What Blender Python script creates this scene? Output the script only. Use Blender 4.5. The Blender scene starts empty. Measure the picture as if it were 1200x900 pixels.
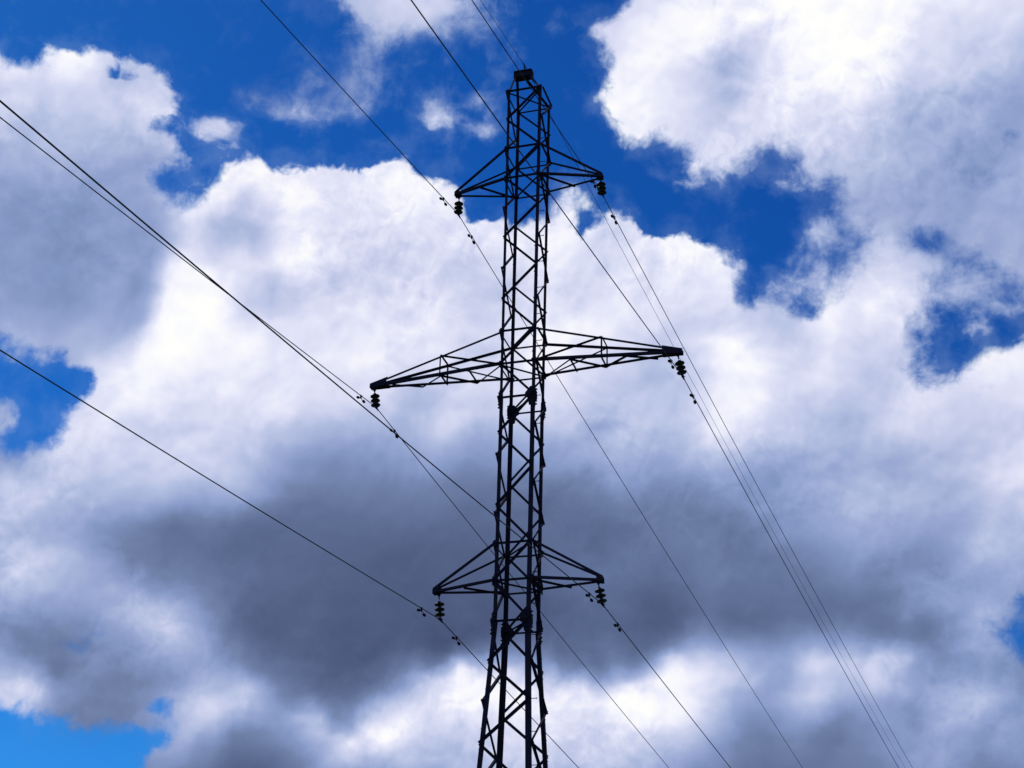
import bpy, bmesh, math, random
import numpy as np
from mathutils import Vector, Matrix

random.seed(7)
scene = bpy.context.scene

# ---------------------------------------------------------------- camera
cam_data = bpy.data.cameras.new('camera')
cam = bpy.data.objects.new('camera', cam_data)
scene.collection.objects.link(cam)
R = Vector((0.958103, 0.285414, 0.02403))
U = Vector((0.108065, -0.437904, 0.892503))
F = Vector((-0.265255, 0.852513, 0.4504))
cam.matrix_world = Matrix(((R.x, U.x, -F.x, 11.0429), (R.y, U.y, -F.y, -36.4102), (R.z, U.z, -F.z, 1.6), (0, 0, 0, 1)))
cam_data.sensor_width = 36.0
cam_data.lens = 36.0 * 1909.43 / 1200.0
cam_data.clip_start = 0.1
cam_data.clip_end = 6000.0
scene.camera = cam

# ---------------------------------------------------------------- exposure, render
scene.render.resolution_x, scene.render.resolution_y = 1024, 768
scene.view_settings.view_transform = 'Standard'
scene.view_settings.look = 'None'
scene.view_settings.exposure = 0.0
scene.view_settings.gamma = 1.0

# ---------------------------------------------------------------- sun (high, beyond the tower: the steel is backlit)
SUN_EL, SUN_AZ = 56.0, -62.0
sun_data = bpy.data.lights.new('sun', 'SUN')
sun_data.energy = 2.6
sun_data.angle = math.radians(0.53)
sun_data.color = (1.0, 0.95, 0.88)
sun = bpy.data.objects.new('sun', sun_data)
scene.collection.objects.link(sun)
sd_ = Vector((math.sin(math.radians(SUN_AZ)) * math.cos(math.radians(SUN_EL)),
              math.cos(math.radians(SUN_AZ)) * math.cos(math.radians(SUN_EL)), math.sin(math.radians(SUN_EL))))
sun.rotation_euler = sd_.to_track_quat('Z', 'Y').to_euler()
sun.location = (0, 0, 80)

# ---------------------------------------------------------------- sky with cumulus, laid out by compass heading and elevation (degrees)
BLUE = [
 [(-40.76, 35.09), (-38.87, 35.50), (-38.57, 35.40), (-38.20, 35.53), (-37.73, 35.68), (-37.35, 35.98), (-37.00, 36.23), (-36.70, 36.45), (-36.18, 36.44), (-35.67, 36.48), (-35.18, 36.62), (-34.82, 36.57), (-34.26, 36.43), (-33.74, 36.46), (-33.37, 36.35), (-32.99, 36.21), (-32.45, 36.15), (-32.12, 35.91), (-31.90, 35.65), (-31.85, 35.37), (-31.97, 35.06), (-32.27, 34.79), (-32.38, 34.57), (-32.12, 34.31), (-31.73, 34.08), (-31.42, 33.83), (-31.21, 33.66), (-31.45, 33.39), (-31.70, 33.06), (-31.85, 32.75), (-31.87, 32.45), (-31.60, 32.25), (-31.40, 32.08), (-31.11, 31.97), (-30.78, 32.01), (-30.58, 32.27), (-30.39, 32.59), (-30.16, 32.92), (-29.85, 33.16), (-29.55, 33.49), (-29.25, 33.76), (-28.74, 33.91), (-28.23, 34.00), (-27.78, 33.84), (-27.31, 33.75), (-26.87, 33.85), (-26.45, 33.92), (-25.92, 33.91), (-25.40, 34.08), (-24.86, 34.04), (-24.33, 34.05), (-23.81, 34.15), (-23.35, 34.30), (-22.76, 34.46), (-22.30, 34.52), (-21.93, 34.39), (-21.66, 34.15), (-21.28, 33.93), (-20.74, 33.81), (-20.29, 33.60), (-19.85, 33.41), (-19.55, 33.04), (-19.38, 32.60), (-19.16, 32.43), (-18.70, 32.47), (-18.17, 32.49), (-17.71, 32.41), (-17.32, 32.25), (-17.04, 32.40), (-16.59, 32.68), (-16.27, 32.74), (-15.77, 32.78), (-15.49, 32.99), (-15.43, 33.37), (-15.29, 33.61), (-15.07, 33.76), (-14.79, 33.73), (-14.64, 33.52), (-14.53, 33.23), (-14.64, 32.99), (-14.81, 32.78), (-14.71, 32.43), (-14.49, 32.10), (-14.21, 32.25), (-14.00, 32.40), (-13.65, 32.42), (-13.40, 32.54), (-13.22, 32.72), (-13.08, 32.78), (-12.83, 32.62), (-12.55, 32.44), (-12.38, 32.23), (-12.21, 31.99), (-11.97, 31.90), (-11.72, 31.83), (-11.51, 31.89), (-11.30, 31.86), (-11.12, 32.00), (-10.85, 31.96), (-10.53, 31.98), (-10.18, 32.03), (-9.97, 31.96), (-9.74, 31.72), (-9.57, 31.59), (-9.19, 31.52), (-9.03, 31.34), (-8.83, 31.09), (-8.64, 30.90), (-8.40, 30.78), (-8.29, 30.42), (-8.25, 29.82), (-7.78, 29.65), (-7.34, 29.63), (-7.08, 30.06), (-6.82, 29.90), (-6.61, 29.53), (-6.10, 29.65), (-5.61, 29.53), (-5.25, 29.80), (-4.72, 30.20), (-4.02, 30.53), (-3.37, 30.98), (-3.47, 31.43), (-4.07, 31.83), (-4.26, 32.37), (-4.27, 33.01), (-4.63, 33.22), (-5.31, 33.33), (-5.62, 33.85), (-6.02, 34.49), (-6.60, 34.76), (-7.50, 34.58), (-8.04, 34.32), (-8.59, 34.03), (-8.96, 33.69), (-9.29, 34.09), (-9.80, 33.73), (-10.36, 33.95), (-10.89, 34.29), (-10.45, 34.60), (-10.86, 35.03), (-11.58, 35.31), (-12.30, 35.21), (-12.77, 35.07), (-12.95, 35.57), (-13.38, 36.16), (-13.60, 36.75), (-13.49, 37.61), (-13.34, 38.04), (-13.75, 38.48), (-14.05, 38.91), (-13.82, 39.28), (-13.33, 39.56), (-12.72, 39.84), (-12.33, 40.31), (-12.00, 41.71), (-41.71, 38.58)],
 [(-38.64, 26.06), (-36.86, 26.37), (-36.44, 26.27), (-35.97, 26.08), (-35.68, 25.86), (-35.22, 25.76), (-34.98, 25.80), (-34.83, 25.99), (-34.62, 26.26), (-34.30, 26.01), (-33.91, 25.78), (-33.60, 25.79), (-33.32, 25.86), (-33.36, 25.53), (-33.45, 25.28), (-33.62, 25.03), (-33.92, 24.78), (-34.15, 24.48), (-34.06, 24.12), (-34.21, 23.74), (-34.46, 23.42), (-34.89, 23.24), (-35.32, 23.09), (-35.73, 22.89), (-35.94, 23.20), (-35.73, 23.67), (-35.71, 24.25), (-36.10, 24.66), (-36.55, 24.79), (-38.31, 24.50)],
 [(-36.31, 14.22), (-34.66, 14.34), (-33.80, 14.26), (-33.06, 14.05), (-32.49, 14.05), (-31.76, 13.97), (-31.22, 14.16), (-30.48, 14.08), (-29.62, 14.09), (-29.11, 14.05), (-29.28, 13.75), (-29.68, 13.44), (-29.91, 13.06), (-29.96, 12.73), (-29.99, 11.48), (-35.73, 11.02)],
 [(-0.55, 29.10), (-0.06, 29.20), (0.71, 28.91), (1.52, 29.02), (2.12, 28.80), (3.04, 28.68), (2.88, 27.61), (2.09, 27.50), (1.45, 27.38), (0.80, 27.16), (0.30, 26.92), (-0.21, 26.62), (-0.86, 26.42), (-1.34, 26.43), (-1.73, 26.59), (-1.45, 26.85), (-1.04, 27.11), (-1.05, 27.55), (-0.77, 27.81), (-0.53, 28.23), (-0.67, 28.68)],
 [(0.71, 17.58), (1.54, 17.78), (1.40, 16.72), (0.89, 16.95), (0.76, 17.27)],
]
WISPS = [
 (-22.48, 39.67, 2.25, 1.14, 0.00, 1.30),
 (-23.75, 39.15, 0.90, 0.66, 0.00, 0.50),
 (-20.38, 39.50, 1.08, 0.60, 0.00, 0.35),
 (-23.96, 37.56, 0.90, 0.78, 0.00, 0.55),
 (-24.77, 36.53, 1.02, 0.54, 0.35, 0.52),
 (-30.03, 34.75, 0.87, 0.42, 0.09, 0.85),
 (-26.86, 35.78, 1.14, 0.45, 0.00, 0.85),
 (-28.51, 36.04, 1.08, 0.36, 0.00, 0.15),
 (-25.88, 36.67, 0.84, 0.75, 0.00, 0.25),
 (-25.44, 35.98, 0.84, 0.42, 0.00, 0.45),
 (-20.70, 36.05, 0.75, 0.57, -0.17, 1.00),
 (-19.34, 36.57, 0.60, 0.33, 0.00, 0.30),
 (-18.48, 35.52, 0.60, 0.42, 0.00, 0.15),
 (-30.99, 32.72, 0.42, 0.54, 0.52, 0.12),
 (-30.94, 33.46, 0.42, 0.30, 0.00, 0.10),
 (-5.73, 30.13, 0.90, 0.66, 0.00, 0.35),
 (-4.94, 31.54, 0.66, 0.90, 0.00, 0.25),
 (-5.33, 30.98, 0.90, 0.54, 0.00, 0.20),
 (-7.87, 34.23, 0.75, 0.42, 0.00, 0.15),
 (-5.99, 33.52, 0.75, 0.42, 0.00, 0.20),
 (-10.37, 33.75, 0.54, 0.24, 0.00, 0.20),
 (-14.28, 32.99, 0.30, 0.24, 0.00, 0.15),
 (-0.96, 31.13, 0.96, 0.48, 0.17, -0.62),
 (0.24, 30.76, 0.84, 0.33, 0.52, -0.40),
 (1.47, 29.81, 0.72, 0.33, 0.44, -0.50),
 (1.56, 32.77, 1.65, 1.50, 0.00, -0.01),
 (-31.85, 16.50, 2.40, 0.96, 0.00, -0.01),
 (0.17, 29.75, 0.90, 0.42, 0.00, -0.20),
 (-5.80, 29.10, 0.42, 0.30, 0.00, -0.35),
 (-1.77, 28.35, 0.42, 0.36, 0.00, -0.15),
 (-32.18, 26.28, 0.27, 0.24, 0.00, -0.50),
 (-34.15, 35.85, 0.72, 0.12, -0.09, -0.16),
 (-29.44, 14.98, 0.54, 0.24, 0.00, -0.50),
 (0.95, 25.95, 0.60, 0.15, 0.00, -0.60),
 (3.09, 34.13, 0.36, 0.42, 0.00, -0.08),
 (-0.49, 18.96, 0.90, 0.90, 0.00, -0.30),
 (1.10, 18.85, 0.75, 0.60, 0.00, -0.15),
 (0.60, 29.33, 1.26, 0.54, 0.00, 0.75),
 (0.59, 28.02, 0.48, 0.27, 0.00, 0.35),
 (1.90, 28.37, 0.66, 0.30, 0.00, 0.35),
 (-35.86, 25.98, 0.90, 0.36, 0.00, 0.15),
 (-33.78, 23.95, 0.48, 0.54, 0.00, 0.20),
 (-1.42, 27.14, 0.60, 0.54, 0.00, 0.20),
]
TONES = [
 (-31.59, 30.14, 163), (-31.68, 29.24, 168), (-31.75, 28.05, 174), (-32.26, 27.15, 184), (-31.07, 31.09, 188), (-30.82, 29.88, 238), (-30.87, 29.14, 249), (-31.13, 27.83, 242),
 (-31.65, 26.97, 236), (-32.22, 26.33, 236), (-34.14, 35.82, 190), (-33.32, 36.07, 195), (-35.05, 35.52, 212), (-9.42, 39.36, 235), (-8.00, 38.14, 207), (-8.35, 36.52, 193),
 (-7.78, 35.82, 218), (-6.63, 36.91, 240), (-4.74, 37.91, 251), (-4.54, 36.17, 225), (-3.14, 36.04, 222), (-1.34, 36.42, 205), (-0.39, 35.74, 190), (0.53, 37.33, 235),
 (2.40, 38.19, 232), (3.79, 38.25, 222), (3.27, 37.21, 205), (3.41, 36.07, 182), (2.05, 35.99, 192), (0.92, 35.29, 188), (-1.79, 35.61, 188), (-1.95, 34.19, 180),
 (0.10, 34.25, 172), (1.87, 34.87, 174), (3.23, 34.96, 167), (-3.32, 34.33, 192), (-4.67, 34.73, 205), (-3.43, 33.17, 180), (-1.75, 33.01, 172), (-0.05, 33.11, 165),
 (1.62, 33.19, 162), (2.96, 33.29, 172), (-3.54, 32.02, 178), (-1.83, 32.29, 167), (-0.13, 32.49, 165), (1.42, 31.78, 165), (2.69, 31.61, 165), (2.57, 30.76, 170),
 (-2.96, 31.09, 192), (-10.12, 30.93, 240), (-8.77, 30.29, 228), (-9.81, 29.73, 218), (-8.49, 29.09, 207), (-7.16, 28.73, 202), (-8.86, 28.21, 240), (-7.91, 27.28, 236),
 (-8.92, 27.02, 235), (-8.31, 25.81, 240), (-7.32, 26.07, 225), (-6.31, 26.61, 210), (-5.55, 28.05, 216), (-4.85, 28.59, 246), (-4.61, 29.46, 240), (-3.84, 28.81, 225),
 (-2.84, 29.03, 240), (-2.45, 29.58, 230), (-1.77, 29.81, 225), (-2.31, 27.81, 205), (-3.97, 27.35, 205), (-4.07, 26.18, 195), (-5.42, 25.38, 190), (-4.17, 25.01, 185),
 (-6.14, 24.23, 175), (-7.44, 24.00, 163), (-5.57, 23.32, 175), (-4.32, 23.25, 193), (-3.31, 24.07, 192), (-1.92, 25.43, 225), (-0.92, 25.93, 212), (-2.32, 24.58, 205),
 (-1.11, 24.20, 202), (0.48, 24.64, 207), (1.76, 25.09, 215), (1.69, 26.83, 240), (0.73, 26.64, 235), (2.07, 27.36, 235), (-2.43, 23.42, 187), (-3.75, 22.63, 198),
 (-1.85, 23.09, 187), (-0.33, 22.97, 200), (1.05, 21.99, 203), (0.34, 23.49, 210), (-1.94, 22.23, 192), (-10.08, 22.00, 120), (-8.19, 21.66, 127), (-6.63, 21.60, 155),
 (-5.05, 21.83, 175), (-4.41, 22.09, 192), (-2.90, 21.71, 175), (-1.42, 21.32, 162), (0.10, 21.49, 180), (1.24, 21.11, 183), (-4.53, 20.64, 150), (-6.08, 20.41, 132),
 (-3.04, 20.27, 146), (-1.54, 20.18, 146), (-0.10, 19.79, 156), (1.06, 19.70, 165), (-7.61, 20.76, 125), (-9.17, 20.80, 120), (-10.11, 21.11, 128), (-9.85, 19.34, 116),
 (-8.30, 19.31, 115), (-6.77, 19.27, 116), (-5.22, 19.50, 126), (-3.44, 19.13, 126), (-4.71, 18.33, 122), (-5.92, 18.23, 126), (-2.90, 18.53, 132), (-2.39, 17.65, 127),
 (-3.56, 17.70, 131), (-7.75, 18.14, 120), (-8.96, 18.31, 116), (-1.13, 18.43, 152), (-0.33, 17.82, 190), (-0.92, 17.71, 172), (0.23, 17.64, 182), (0.89, 18.30, 160),
 (-3.02, 17.11, 183), (-3.64, 16.85, 192), (-3.98, 16.30, 208), (-4.25, 16.59, 225), (-5.28, 16.63, 197), (-6.14, 17.08, 208), (-6.34, 16.37, 192), (-6.95, 16.10, 187),
 (-6.07, 15.94, 198), (-5.21, 15.49, 152), (-6.13, 14.95, 137), (-4.98, 14.64, 132), (-6.76, 14.39, 136), (-7.92, 14.70, 132), (-8.78, 15.56, 155), (-9.34, 16.43, 215),
 (-8.42, 16.71, 190), (-7.79, 17.27, 163), (-7.24, 16.39, 165), (-3.46, 15.43, 160), (-2.65, 14.84, 152), (-3.56, 14.31, 146), (-2.03, 15.37, 180), (-1.14, 15.61, 195),
 (-0.28, 15.71, 185), (0.48, 14.97, 163), (-0.67, 14.75, 162), (-2.16, 13.99, 163), (0.08, 13.89, 152), (-2.52, 16.24, 160), (-1.34, 16.46, 152), (0.40, 16.65, 147),
 (-0.42, 16.98, 156), (-34.87, 18.88, 207), (-35.30, 19.69, 197), (-33.67, 18.74, 195), (-34.24, 20.40, 177), (-32.47, 20.61, 152), (-31.28, 20.74, 142), (-29.80, 21.19, 131),
 (-31.15, 19.88, 138), (-31.62, 18.97, 180), (-32.42, 18.30, 167), (-30.59, 18.06, 190), (-29.63, 17.57, 193), (-28.99, 17.34, 183), (-30.79, 17.32, 158), (-30.06, 18.54, 165),
 (-28.49, 18.10, 150), (-33.44, 17.34, 142), (-34.44, 16.38, 136), (-32.24, 17.18, 140), (-34.53, 16.93, 133), (-32.07, 16.06, 132), (-33.17, 15.66, 131), (-31.13, 15.58, 128),
 (-33.67, 15.19, 203), (-34.48, 14.97, 205), (-34.02, 14.74, 203), (-33.00, 14.56, 152), (-29.13, 16.03, 142), (-28.51, 15.80, 155), (-27.52, 15.01, 205), (-26.98, 15.48, 182),
 (-26.39, 15.52, 195), (-26.16, 16.26, 130), (-28.30, 14.11, 180), (-27.69, 13.87, 152), (-25.10, 14.60, 160), (-23.92, 14.81, 202), (-23.12, 14.28, 197), (-25.93, 13.98, 127),
 (-24.43, 13.79, 150), (-24.88, 15.47, 132), (-23.68, 15.54, 126), (-28.78, 13.23, 150), (-22.58, 30.14, 218), (-20.18, 30.57, 208), (-19.10, 29.71, 203), (-23.09, 28.01, 237),
 (-20.76, 28.74, 233), (-17.35, 28.87, 207), (-14.27, 29.00, 245), (-15.64, 29.20, 240), (-14.62, 29.80, 226), (-13.24, 29.20, 235), (-11.86, 29.78, 230), (-14.26, 27.71, 216),
 (-12.23, 28.30, 219), (-22.26, 25.96, 202), (-19.89, 25.18, 203), (-18.59, 25.83, 192), (-22.15, 24.47, 167), (-20.46, 23.66, 146), (-23.04, 23.22, 137), (-13.92, 25.61, 187),
 (-12.60, 25.91, 199), (-11.95, 24.71, 178), (-13.92, 24.12, 160), (-15.55, 23.50, 132), (-11.32, 23.50, 146), (-19.50, 17.24, 105), (-19.83, 16.59, 165), (-18.85, 16.71, 235),
 (-20.06, 16.29, 195), (-20.65, 15.83, 180), (-21.82, 15.06, 225), (-22.47, 15.61, 132), (-21.59, 16.23, 125), (-23.01, 14.72, 150), (-22.66, 14.11, 225), (-13.92, 16.87, 122),
 (-15.15, 16.95, 125), (-14.53, 16.34, 215), (-13.00, 16.30, 238), (-14.23, 16.00, 236), (-12.08, 16.65, 205), (-12.53, 17.03, 135), (-11.37, 17.03, 235), (-11.45, 17.55, 150),
 (-11.13, 18.19, 108), (-15.76, 16.41, 200), (-17.00, 16.68, 210), (-17.93, 16.65, 222), (-11.67, 39.44, 225), (-10.21, 38.25, 235), (-9.14, 37.34, 207), (-12.46, 36.58, 235),
 (-11.74, 35.99, 228), (-6.48, 38.90, 240), (-2.83, 38.86, 250), (-1.20, 37.55, 245), (0.65, 38.16, 240), (-6.69, 36.05, 228), (-3.41, 29.95, 215), (-0.80, 29.71, 200),
 (0.79, 29.54, 180), (2.01, 29.10, 175), (-6.54, 28.10, 215), (-13.23, 31.29, 225), (-12.52, 32.18, 228), (-13.93, 30.40, 235), (-15.33, 31.29, 240), (-15.63, 28.30, 240),
 (-12.25, 27.10, 197), (-10.58, 27.07, 200), (-9.33, 24.95, 220), (-5.31, 26.85, 220), (-2.46, 26.35, 195), (0.84, 27.50, 235), (1.53, 23.38, 210), (-0.00, 20.64, 185),
 (-9.07, 23.46, 155), (-10.63, 25.28, 187), (-15.26, 26.20, 210), (-15.24, 24.41, 165), (-12.30, 23.51, 150), (-9.14, 21.68, 117), (-13.92, 21.73, 112), (-15.21, 22.31, 117),
 (-15.19, 20.53, 112), (-13.29, 20.25, 117), (-11.39, 20.24, 113), (-1.66, 19.04, 150), (-13.92, 18.77, 106), (-12.67, 18.48, 100), (-13.30, 17.31, 125), (-14.54, 17.45, 112),
 (-9.62, 17.30, 205), (-10.86, 16.44, 252), (-15.14, 15.55, 235), (-13.92, 15.28, 225), (-11.49, 15.29, 238), (-10.28, 15.58, 232), (-10.01, 14.43, 165), (-11.52, 14.15, 185),
 (-13.32, 14.14, 212), (-15.12, 14.12, 200), (-0.78, 13.66, 135), (-5.05, 13.80, 125), (-38.04, 34.87, 215), (-36.87, 35.68, 225), (-35.91, 36.00, 240), (-32.35, 35.59, 215),
 (-32.59, 34.97, 218), (-33.60, 34.81, 208), (-34.66, 34.93, 215), (-35.98, 34.70, 205), (-37.21, 34.18, 197), (-38.05, 33.44, 190), (-36.39, 33.47, 190), (-34.76, 33.75, 190),
 (-33.41, 33.83, 187), (-32.00, 33.60, 190), (-32.52, 32.65, 180), (-34.16, 32.40, 172), (-36.10, 32.07, 170), (-37.68, 31.78, 160), (-36.75, 30.50, 152), (-34.86, 30.82, 155),
 (-32.93, 31.12, 162), (-32.68, 29.69, 162), (-34.59, 29.40, 147), (-36.47, 29.09, 147), (-36.49, 27.63, 150), (-34.64, 27.93, 152), (-33.07, 28.16, 167), (-35.05, 26.69, 175),
 (-33.82, 26.88, 185), (-36.32, 26.78, 170), (-34.00, 26.12, 180), (-30.29, 31.49, 230), (-29.70, 32.15, 235), (-28.77, 32.85, 240), (-27.41, 33.15, 240), (-25.32, 33.35, 240),
 (-23.24, 33.81, 240), (-21.81, 33.75, 245), (-20.70, 33.22, 235), (-19.95, 32.66, 230), (-29.58, 31.28, 190), (-28.94, 31.65, 197), (-27.91, 31.62, 195), (-27.48, 30.92, 200),
 (-28.45, 30.52, 225), (-29.08, 30.15, 220), (-29.70, 29.79, 245), (-29.25, 28.95, 254), (-29.74, 27.70, 253), (-27.93, 29.09, 208), (-26.96, 29.49, 195), (-26.76, 30.70, 250),
 (-26.18, 31.64, 250), (-25.53, 32.00, 240), (-23.79, 32.14, 228), (-22.02, 31.96, 225), (-20.24, 31.46, 217), (-18.49, 31.53, 220), (-16.73, 31.57, 230), (-25.99, 29.88, 222),
 (-24.35, 30.61, 230), (-17.38, 29.77, 207), (-27.41, 27.65, 245), (-25.83, 28.40, 235), (-24.12, 28.24, 230), (-22.46, 28.65, 230), (-19.37, 28.20, 207), (-24.65, 26.70, 230),
 (-26.59, 26.24, 226), (-28.57, 26.35, 240), (-30.49, 26.13, 240), (-32.02, 25.65, 240), (-32.86, 24.95, 235), (-17.42, 31.26, 225), (-33.33, 24.01, 225), (-31.79, 24.20, 222),
 (-30.20, 24.10, 215), (-28.38, 24.88, 217), (-27.14, 25.30, 220), (-25.49, 25.14, 215), (-23.88, 25.56, 205), (-20.58, 25.75, 190), (-21.32, 26.91, 207), (-34.34, 22.70, 205),
 (-33.09, 22.58, 202), (-34.73, 21.49, 200), (-31.53, 22.47, 205), (-29.96, 22.35, 205), (-28.77, 22.91, 205), (-27.50, 22.89, 190), (-25.95, 23.32, 165), (-24.43, 24.33, 170),
 (-19.17, 24.01, 142), (-17.22, 24.67, 165), (-16.58, 25.58, 195), (-35.86, 22.78, 175), (-36.13, 24.19, 185), (-35.71, 21.93, 190), (-27.33, 21.42, 117), (-25.48, 21.87, 117),
 (-23.63, 22.59, 122), (-21.68, 22.41, 117), (-19.74, 22.20, 112), (-17.80, 22.26, 112), (-16.51, 22.29, 112), (-32.88, 19.40, 190), (-29.00, 19.80, 125), (-26.52, 19.72, 107),
 (-24.69, 20.15, 102), (-22.81, 20.27, 99), (-20.92, 20.36, 96), (-19.01, 20.44, 96), (-26.64, 17.96, 99), (-24.79, 17.80, 96), (-22.66, 18.21, 90), (-20.78, 18.01, 90),
 (-18.94, 18.67, 91), (-17.66, 18.12, 96), (-18.26, 17.37, 130), (-31.91, 14.94, 137), (-30.44, 14.79, 132), (-24.96, 16.33, 110), (-23.14, 16.44, 97), (-20.43, 17.29, 100),
 (-26.87, 14.49, 150), (-20.87, 14.24, 220), (-19.41, 15.45, 225), (-18.17, 14.91, 215), (-18.14, 14.05, 200), (-19.35, 14.01, 200), (-16.96, 14.94, 215), (-16.63, 14.09, 210),
 (-22.03, 13.62, 190), (-22.47, 39.53, 215), (-23.74, 39.01, 205), (-20.38, 39.50, 190), (-23.95, 37.41, 165), (-24.77, 36.53, 165), (-30.10, 34.74, 205), (-26.86, 35.78, 175),
 (-20.70, 36.05, 195), (-28.51, 36.04, 150), (-5.71, 30.42, 200), (-4.94, 31.54, 190),
]
SOFTNESS = [
 (0.72, 28.97, 1.20), (1.56, 32.77, 1.20), (-31.86, 16.59, 1.10), (-24.70, 34.14, 0.10), (-27.50, 33.87, 0.15), (-29.87, 33.30, 0.30), (-37.00, 36.23, 0.20), (-34.66, 36.65, 0.22), (-32.15, 34.46, 0.22), (-31.74, 35.10, 0.20), (-13.19, 37.18, 0.16), (-13.48, 38.33, 0.35), (-11.76, 35.11, 0.40), (-8.22, 34.39, 0.60), (-10.36, 33.90, 0.50), (-4.82, 33.00, 0.75), (-0.99, 30.90, 1.10), (-5.75, 29.83, 0.90), (-9.40, 31.50, 0.10), (-12.52, 32.47, 0.13), (-17.46, 32.39, 0.12), (-20.37, 33.68, 0.12), (-22.22, 34.47, 0.12), (-15.35, 33.37, 0.40), (-0.72, 27.66, 0.50), (1.77, 27.40, 0.30), (-34.89, 25.84, 0.40), (-36.21, 26.22, 0.50), (-33.52, 25.16, 0.20), (-35.06, 23.33, 0.50), (-33.79, 14.20, 0.30), (-31.78, 14.11, 0.35), (-29.21, 14.32, 0.50), (0.75, 17.18, 0.50), (-23.95, 37.41, 1.40), (-22.44, 39.25, 0.75), (-24.50, 39.09, 0.50), (-30.10, 34.74, 0.60), (-26.86, 35.78, 1.40), (-20.70, 36.05, 0.90), (-19.08, 36.53, 1.50), (-30.76, 32.75, 0.60), (-17.15, 22.28, 0.50), (-26.74, 21.77, 0.50), (-7.53, 22.23, 0.50), (-3.08, 36.61, 0.50), (-39.35, 37.44, 0.50), (4.18, 38.46, 0.50), (0.57, 13.32, 0.50), (-34.35, 12.50, 0.40), (0.96, 26.04, 0.60),
]
AZ0, AZ1, EL0, EL1 = -48.0, 14.0, 4.0, 48.0
SX = 0.893                                   # degrees of heading -> degrees of arc at mid elevation


def cloud_fields():
    nu, nv = 156, 124
    az = np.linspace(AZ0, AZ1, nu)
    el = np.linspace(EL0, EL1, nv)
    X, Y = np.meshgrid(az * SX, el)

    def poly_sd(P):
        P = [(a * SX, e) for a, e in P]
        d = np.full(X.shape, 1e9)
        inside = np.zeros(X.shape, bool)
        n = len(P)
        for i in range(n):
            (x0, y0), (x1, y1) = P[i], P[(i + 1) % n]
            dx, dy = x1 - x0, y1 - y0
            t = np.clip(((X - x0) * dx + (Y - y0) * dy) / (dx * dx + dy * dy + 1e-12), 0, 1)
            d = np.minimum(d, np.hypot(X - x0 - t * dx, Y - y0 - t * dy))
            if abs(dy) > 1e-9:
                c = ((y0 > Y) != (y1 > Y)) & (X < dx * (Y - y0) / dy + x0)
                inside ^= c
        return np.where(inside, -d, d)        # positive inside cloud

    cov = np.full(X.shape, 1e9)
    for P in BLUE:
        cov = np.minimum(cov, poly_sd(P))
    cov = np.clip(cov, -1.1, 1.5)
    for a, e, rx, ry, ang, st in WISPS:
        dx, dy = X - a * SX, Y - e
        ca, sa = math.cos(ang), math.sin(ang)
        q = ((dx * ca - dy * sa) / rx) ** 2 + ((dx * sa + dy * ca) / ry) ** 2
        g = np.exp(-0.75 * q)
        if st > 0:
            cov = np.where(cov < st - .12, cov + (st - .12 - cov) * g ** .8, cov)
        else:
            cov = cov + (st - np.minimum(cov, .55)) * g
    # beyond the mapped window the cover eases to a loose average
    def spline(T, relax):
        T = np.array(T, float)
        tx, ty, tv = T[:, 0] * SX, T[:, 1], T[:, 2]
        D = np.hypot(tx[:, None] - tx[None], ty[:, None] - ty[None])
        phi = lambda r: r * r * np.log(r + 1e-6)
        n = len(tv)
        A = np.zeros((n + 3, n + 3))
        A[:n, :n] = phi(D) + np.eye(n) * relax
        A[:n, n:] = np.c_[np.ones(n), tx, ty]
        A[n:, :n] = A[:n, n:].T
        sol = np.linalg.solve(A, np.r_[tv, 0, 0, 0])
        out = sol[n] + sol[n + 1] * X + sol[n + 2] * Y
        for i in range(n):
            out = out + sol[i] * phi(np.hypot(X - tx[i], Y - ty[i]))
        return out

    tone = spline(TONES, 0.02)
    softf = np.clip(spline(SOFTNESS, 0.05), 0.08, 1.5)
    gx = np.maximum(np.maximum(-41.5 - X / SX, X / SX - 6.5), 0)
    gy = np.maximum(np.maximum(10.5 - Y, Y - 40.5), 0)
    w = np.clip(np.hypot(gx, gy) / 4.0, 0, 1)
    w = w * w * (3 - 2 * w)
    tone = np.clip(tone, 84, 258) * (1 - w) + 170 * w
    cov = cov * (1 - w) + 0.25 * w
    softf = softf * (1 - w) + 0.5 * w
    return az, el, cov, tone / 255.0, softf


world = bpy.data.worlds.new('World')
scene.world = world
world.use_nodes = True
nt = world.node_tree
nt.nodes.clear()
N = nt.nodes.new
LK = nt.links.new


def setin(sock, v):
    if isinstance(v, bpy.types.NodeSocket):
        LK(v, sock)
    else:
        sock.default_value = v


def mth(op, a, b=0.0, c=0.0, clamp=False):
    n = N('ShaderNodeMath'); n.operation = op; n.use_clamp = clamp
    setin(n.inputs[0], a); setin(n.inputs[1], b)
    if len(n.inputs) > 2: setin(n.inputs[2], c)
    return n.outputs[0]


def vmth(op, a, b=(0, 0, 0), c=(0, 0, 0), out=0):
    n = N('ShaderNodeVectorMath'); n.operation = op
    setin(n.inputs[0], a); setin(n.inputs[1], b)
    if op == 'MULTIPLY_ADD': setin(n.inputs[2], c)
    return n.outputs[out]


def noise(vec, scale, detail, rough, lac=2.0, dist=0.0):
    n = N('ShaderNodeTexNoise'); n.noise_dimensions = '3D'
    setin(n.inputs['Vector'], vec); n.inputs['Scale'].default_value = scale
    n.inputs['Detail'].default_value = detail; n.inputs['Roughness'].default_value = rough
    n.inputs['Lacunarity'].default_value = lac; n.inputs['Distortion'].default_value = dist
    return n


def maprange(v, a, b, c, d, kind='LINEAR'):
    n = N('ShaderNodeMapRange'); n.interpolation_type = kind
    setin(n.inputs[0], v)
    for i, x in zip((1, 2, 3, 4), (a, b, c, d)): setin(n.inputs[i], x)
    return n.outputs[0]


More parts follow.
